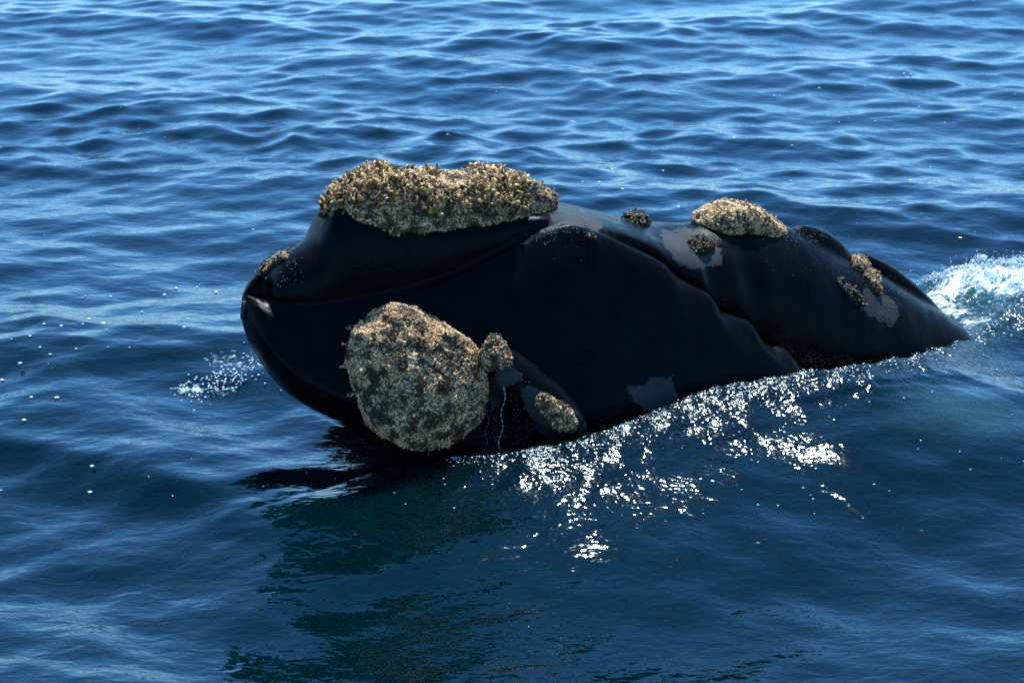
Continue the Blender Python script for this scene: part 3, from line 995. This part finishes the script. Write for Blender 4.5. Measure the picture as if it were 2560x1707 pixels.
# spray over the breaking hump
C = []; R = []
HRa = np.array(HRp)
for _ in range(9000):
    t = rng.uniform(0, 5.2); k = int(t); p = HRa[k] + (t - k) * (HRa[k + 1] - HRa[k])
    x = p[0] + rng.normal(0, 0.10); y = p[1] - rng.exponential(0.30) + 0.12
    z = sea_z(x, y)
    if rng.random() > np.clip((z - 0.06) / 0.15, 0.04, 1): continue
    C.append((x, y, z + abs(rng.normal(0, 0.008)) + (rng.exponential(0.025) if rng.random() < 0.10 else 0))); R.append(0.0026 * math.exp(rng.normal(0, 0.55)))
sp = link('splash', drops('splash', np.array(C), np.array(R), None), M_FOAM, None, kind='stuff')
sp['label'] = 'white splash of broken water behind the whale back at the right edge'; sp['category'] = 'splash'

# bubbles and flecks floating on the swell
C = []; R = []
FL = [(75, 840), (125, 886), (100, 868), (50, 908), (5, 950), (78, 993), (142, 994), (60, 1050), (213, 740), (276, 742), (110, 810), (153, 815), (207, 810), (222, 798), (258, 808), (190, 872), (440, 720), (411, 737), (540, 730), (493, 718), (355, 780), (633, 574), (460, 818),
      (1798, 316), (1802, 332), (2085, 308), (2098, 306), (2188, 304), (2298, 268), (2362, 308), (2537, 236), (2536, 271), (1950, 240), (1935, 240), (2048, 221), (2162, 216), (2100, 78), (1815, 103), (2434, 3), (1977, 452), (1840, 426), (1456, 455), (1556, 473), (1498, 456), (1836, 345), (1980, 364), (2276, 451), (1558, 324), (1430, 304), (1696, 517), (1240, 230), (1090, 70), (428, 1115), (230, 1165), (225, 1230), (1530, 424), (1657, 427), (2525, 292), (2260, 184), (2276, 186)]
for u, v in FL:
    p = on_sea(u, v, 0.001); C.append(p); R.append(rng.uniform(0.006, 0.013))
for _ in range(170):
    u, v = rng.uniform(0, 2560), rng.uniform(250, 1300)
    p = on_sea(u, v, 0.001); C.append(p); R.append(rng.uniform(0.002, 0.005))
for _ in range(230):
    t = rng.random(); u = 475 + t * 190 + rng.normal(0, 22); v = 985 - t * 85 + rng.normal(0, 16)
    p = on_sea(u, v, 0.001); C.append(p); R.append(rng.uniform(0.002, 0.007))
for _ in range(420):
    t = rng.uniform(1.5, 12.5); k = int(t); p = np.array(WLp[k]) + (t - k) * (np.array(WLp[k + 1]) - np.array(WLp[k]))
    x = p[0] + rng.normal(0, 0.03); y = p[1] - rng.exponential(0.05) + 0.02
    C.append((x, y, sea_z(x, y) + 0.001)); R.append(rng.uniform(0.0015, 0.0045))
R = np.array(R); C = np.array(C)
fl = link('foam_flecks', drops('foam_flecks', C, R, None, np.stack([np.full(len(R), 1.3), np.full(len(R), 1.3), np.full(len(R), 0.5)], -1)), M_FOAM, None, kind='stuff')
fl['label'] = 'white bubbles and foam flecks floating on the blue swell'; fl['category'] = 'foam'

# water running off the jaw
def trickle(u0, v0, u1, v1, r0, label):
    P0, _ = hit(u0, v0)
    dist = np.linalg.norm(P0 - CAM_POS) - 0.03
    k = 46; pts = []
    for t in np.linspace(0, 1, k):
        u = u0 + (u1 - u0) * t + 3.5 * math.sin(t * 14 + u0); v = v0 + (v1 - v0) * t
        pts.append(CAM_POS + ray(u, v) * dist)
    q = np.arange(k)
    rad = r0 * np.clip(1 + 0.8 * np.sin(q * 1.7 + u0) + 0.6 * np.sin(q * 3.1 + 1), 0.12, 3) * np.linspace(1.2, 0.8, k)
    Vt = []
    for p, r in zip(pts, rad):
        an = np.linspace(0, 2 * math.pi, 10, endpoint=False)
        Vt.append(p + np.stack([np.cos(an) * r, np.sin(an) * r, 0 * an], -1))
    V_, F_ = loft(np.array(Vt))
    o = link('water_trickle', mesh_np('water_trickle', V_, F_), M_DROP, None)
    o['label'] = label; o['category'] = 'trickle'; o['group'] = 'trickles of water running off the jaw'


trickle(1262, 965, 1248, 1130, 0.0030, 'brightest trickle of water, falling off the jaw ridge between the callosities')
trickle(1072, 1050, 1074, 1140, 0.0012, 'fine thread of water dripping from the bottom of the great chin callosity')
trickle(1222, 1010, 1212, 1130, 0.0013, 'faint trickle of water along the right edge of the great chin callosity')
C = []; R = []
for _ in range(260):
    u, v = rng.uniform(1170, 1330), rng.uniform(930, 1130)
    q, nq = hit(u, v)
    if q is None: continue
    C.append(q + nq * 0.002); R.append(rng.uniform(0.0012, 0.0032))
for _ in range(260):  # drops added along the upper head and back to sparkle as sun glints
    t = rng.random(); u = 1380 + t * 900; v = 560 + max(0, t - 0.55) * 330 + rng.exponential(28)
    q, nq = hit(u, v)
    if q is None: continue
    C.append(q + nq * 0.001); R.append(rng.uniform(0.001, 0.0025))
for u0, u1, v0, v1, k in ((1965, 2075, 570, 606, 90), (1385, 1480, 560, 584, 60), (1310, 1390, 575, 612, 30), (2195, 2245, 715, 800, 30), (690, 760, 640, 720, 40)):  # drop clusters added in place of wet sun highlights on rim and lip
    for _ in range(k):
        q, nq = hit(rng.uniform(u0, u1), rng.uniform(v0, v1))
        if q is None: continue
        C.append(q + nq * 0.001); R.append(rng.uniform(0.0015, 0.0042))
dr = link('drops_and_glints', drops('drops_and_glints', np.array(C), np.array(R), None), M_DROP, None, kind='stuff')
dr['label'] = 'drops of sea water on the whale skin, many added as sun glints'; dr['category'] = 'drops'
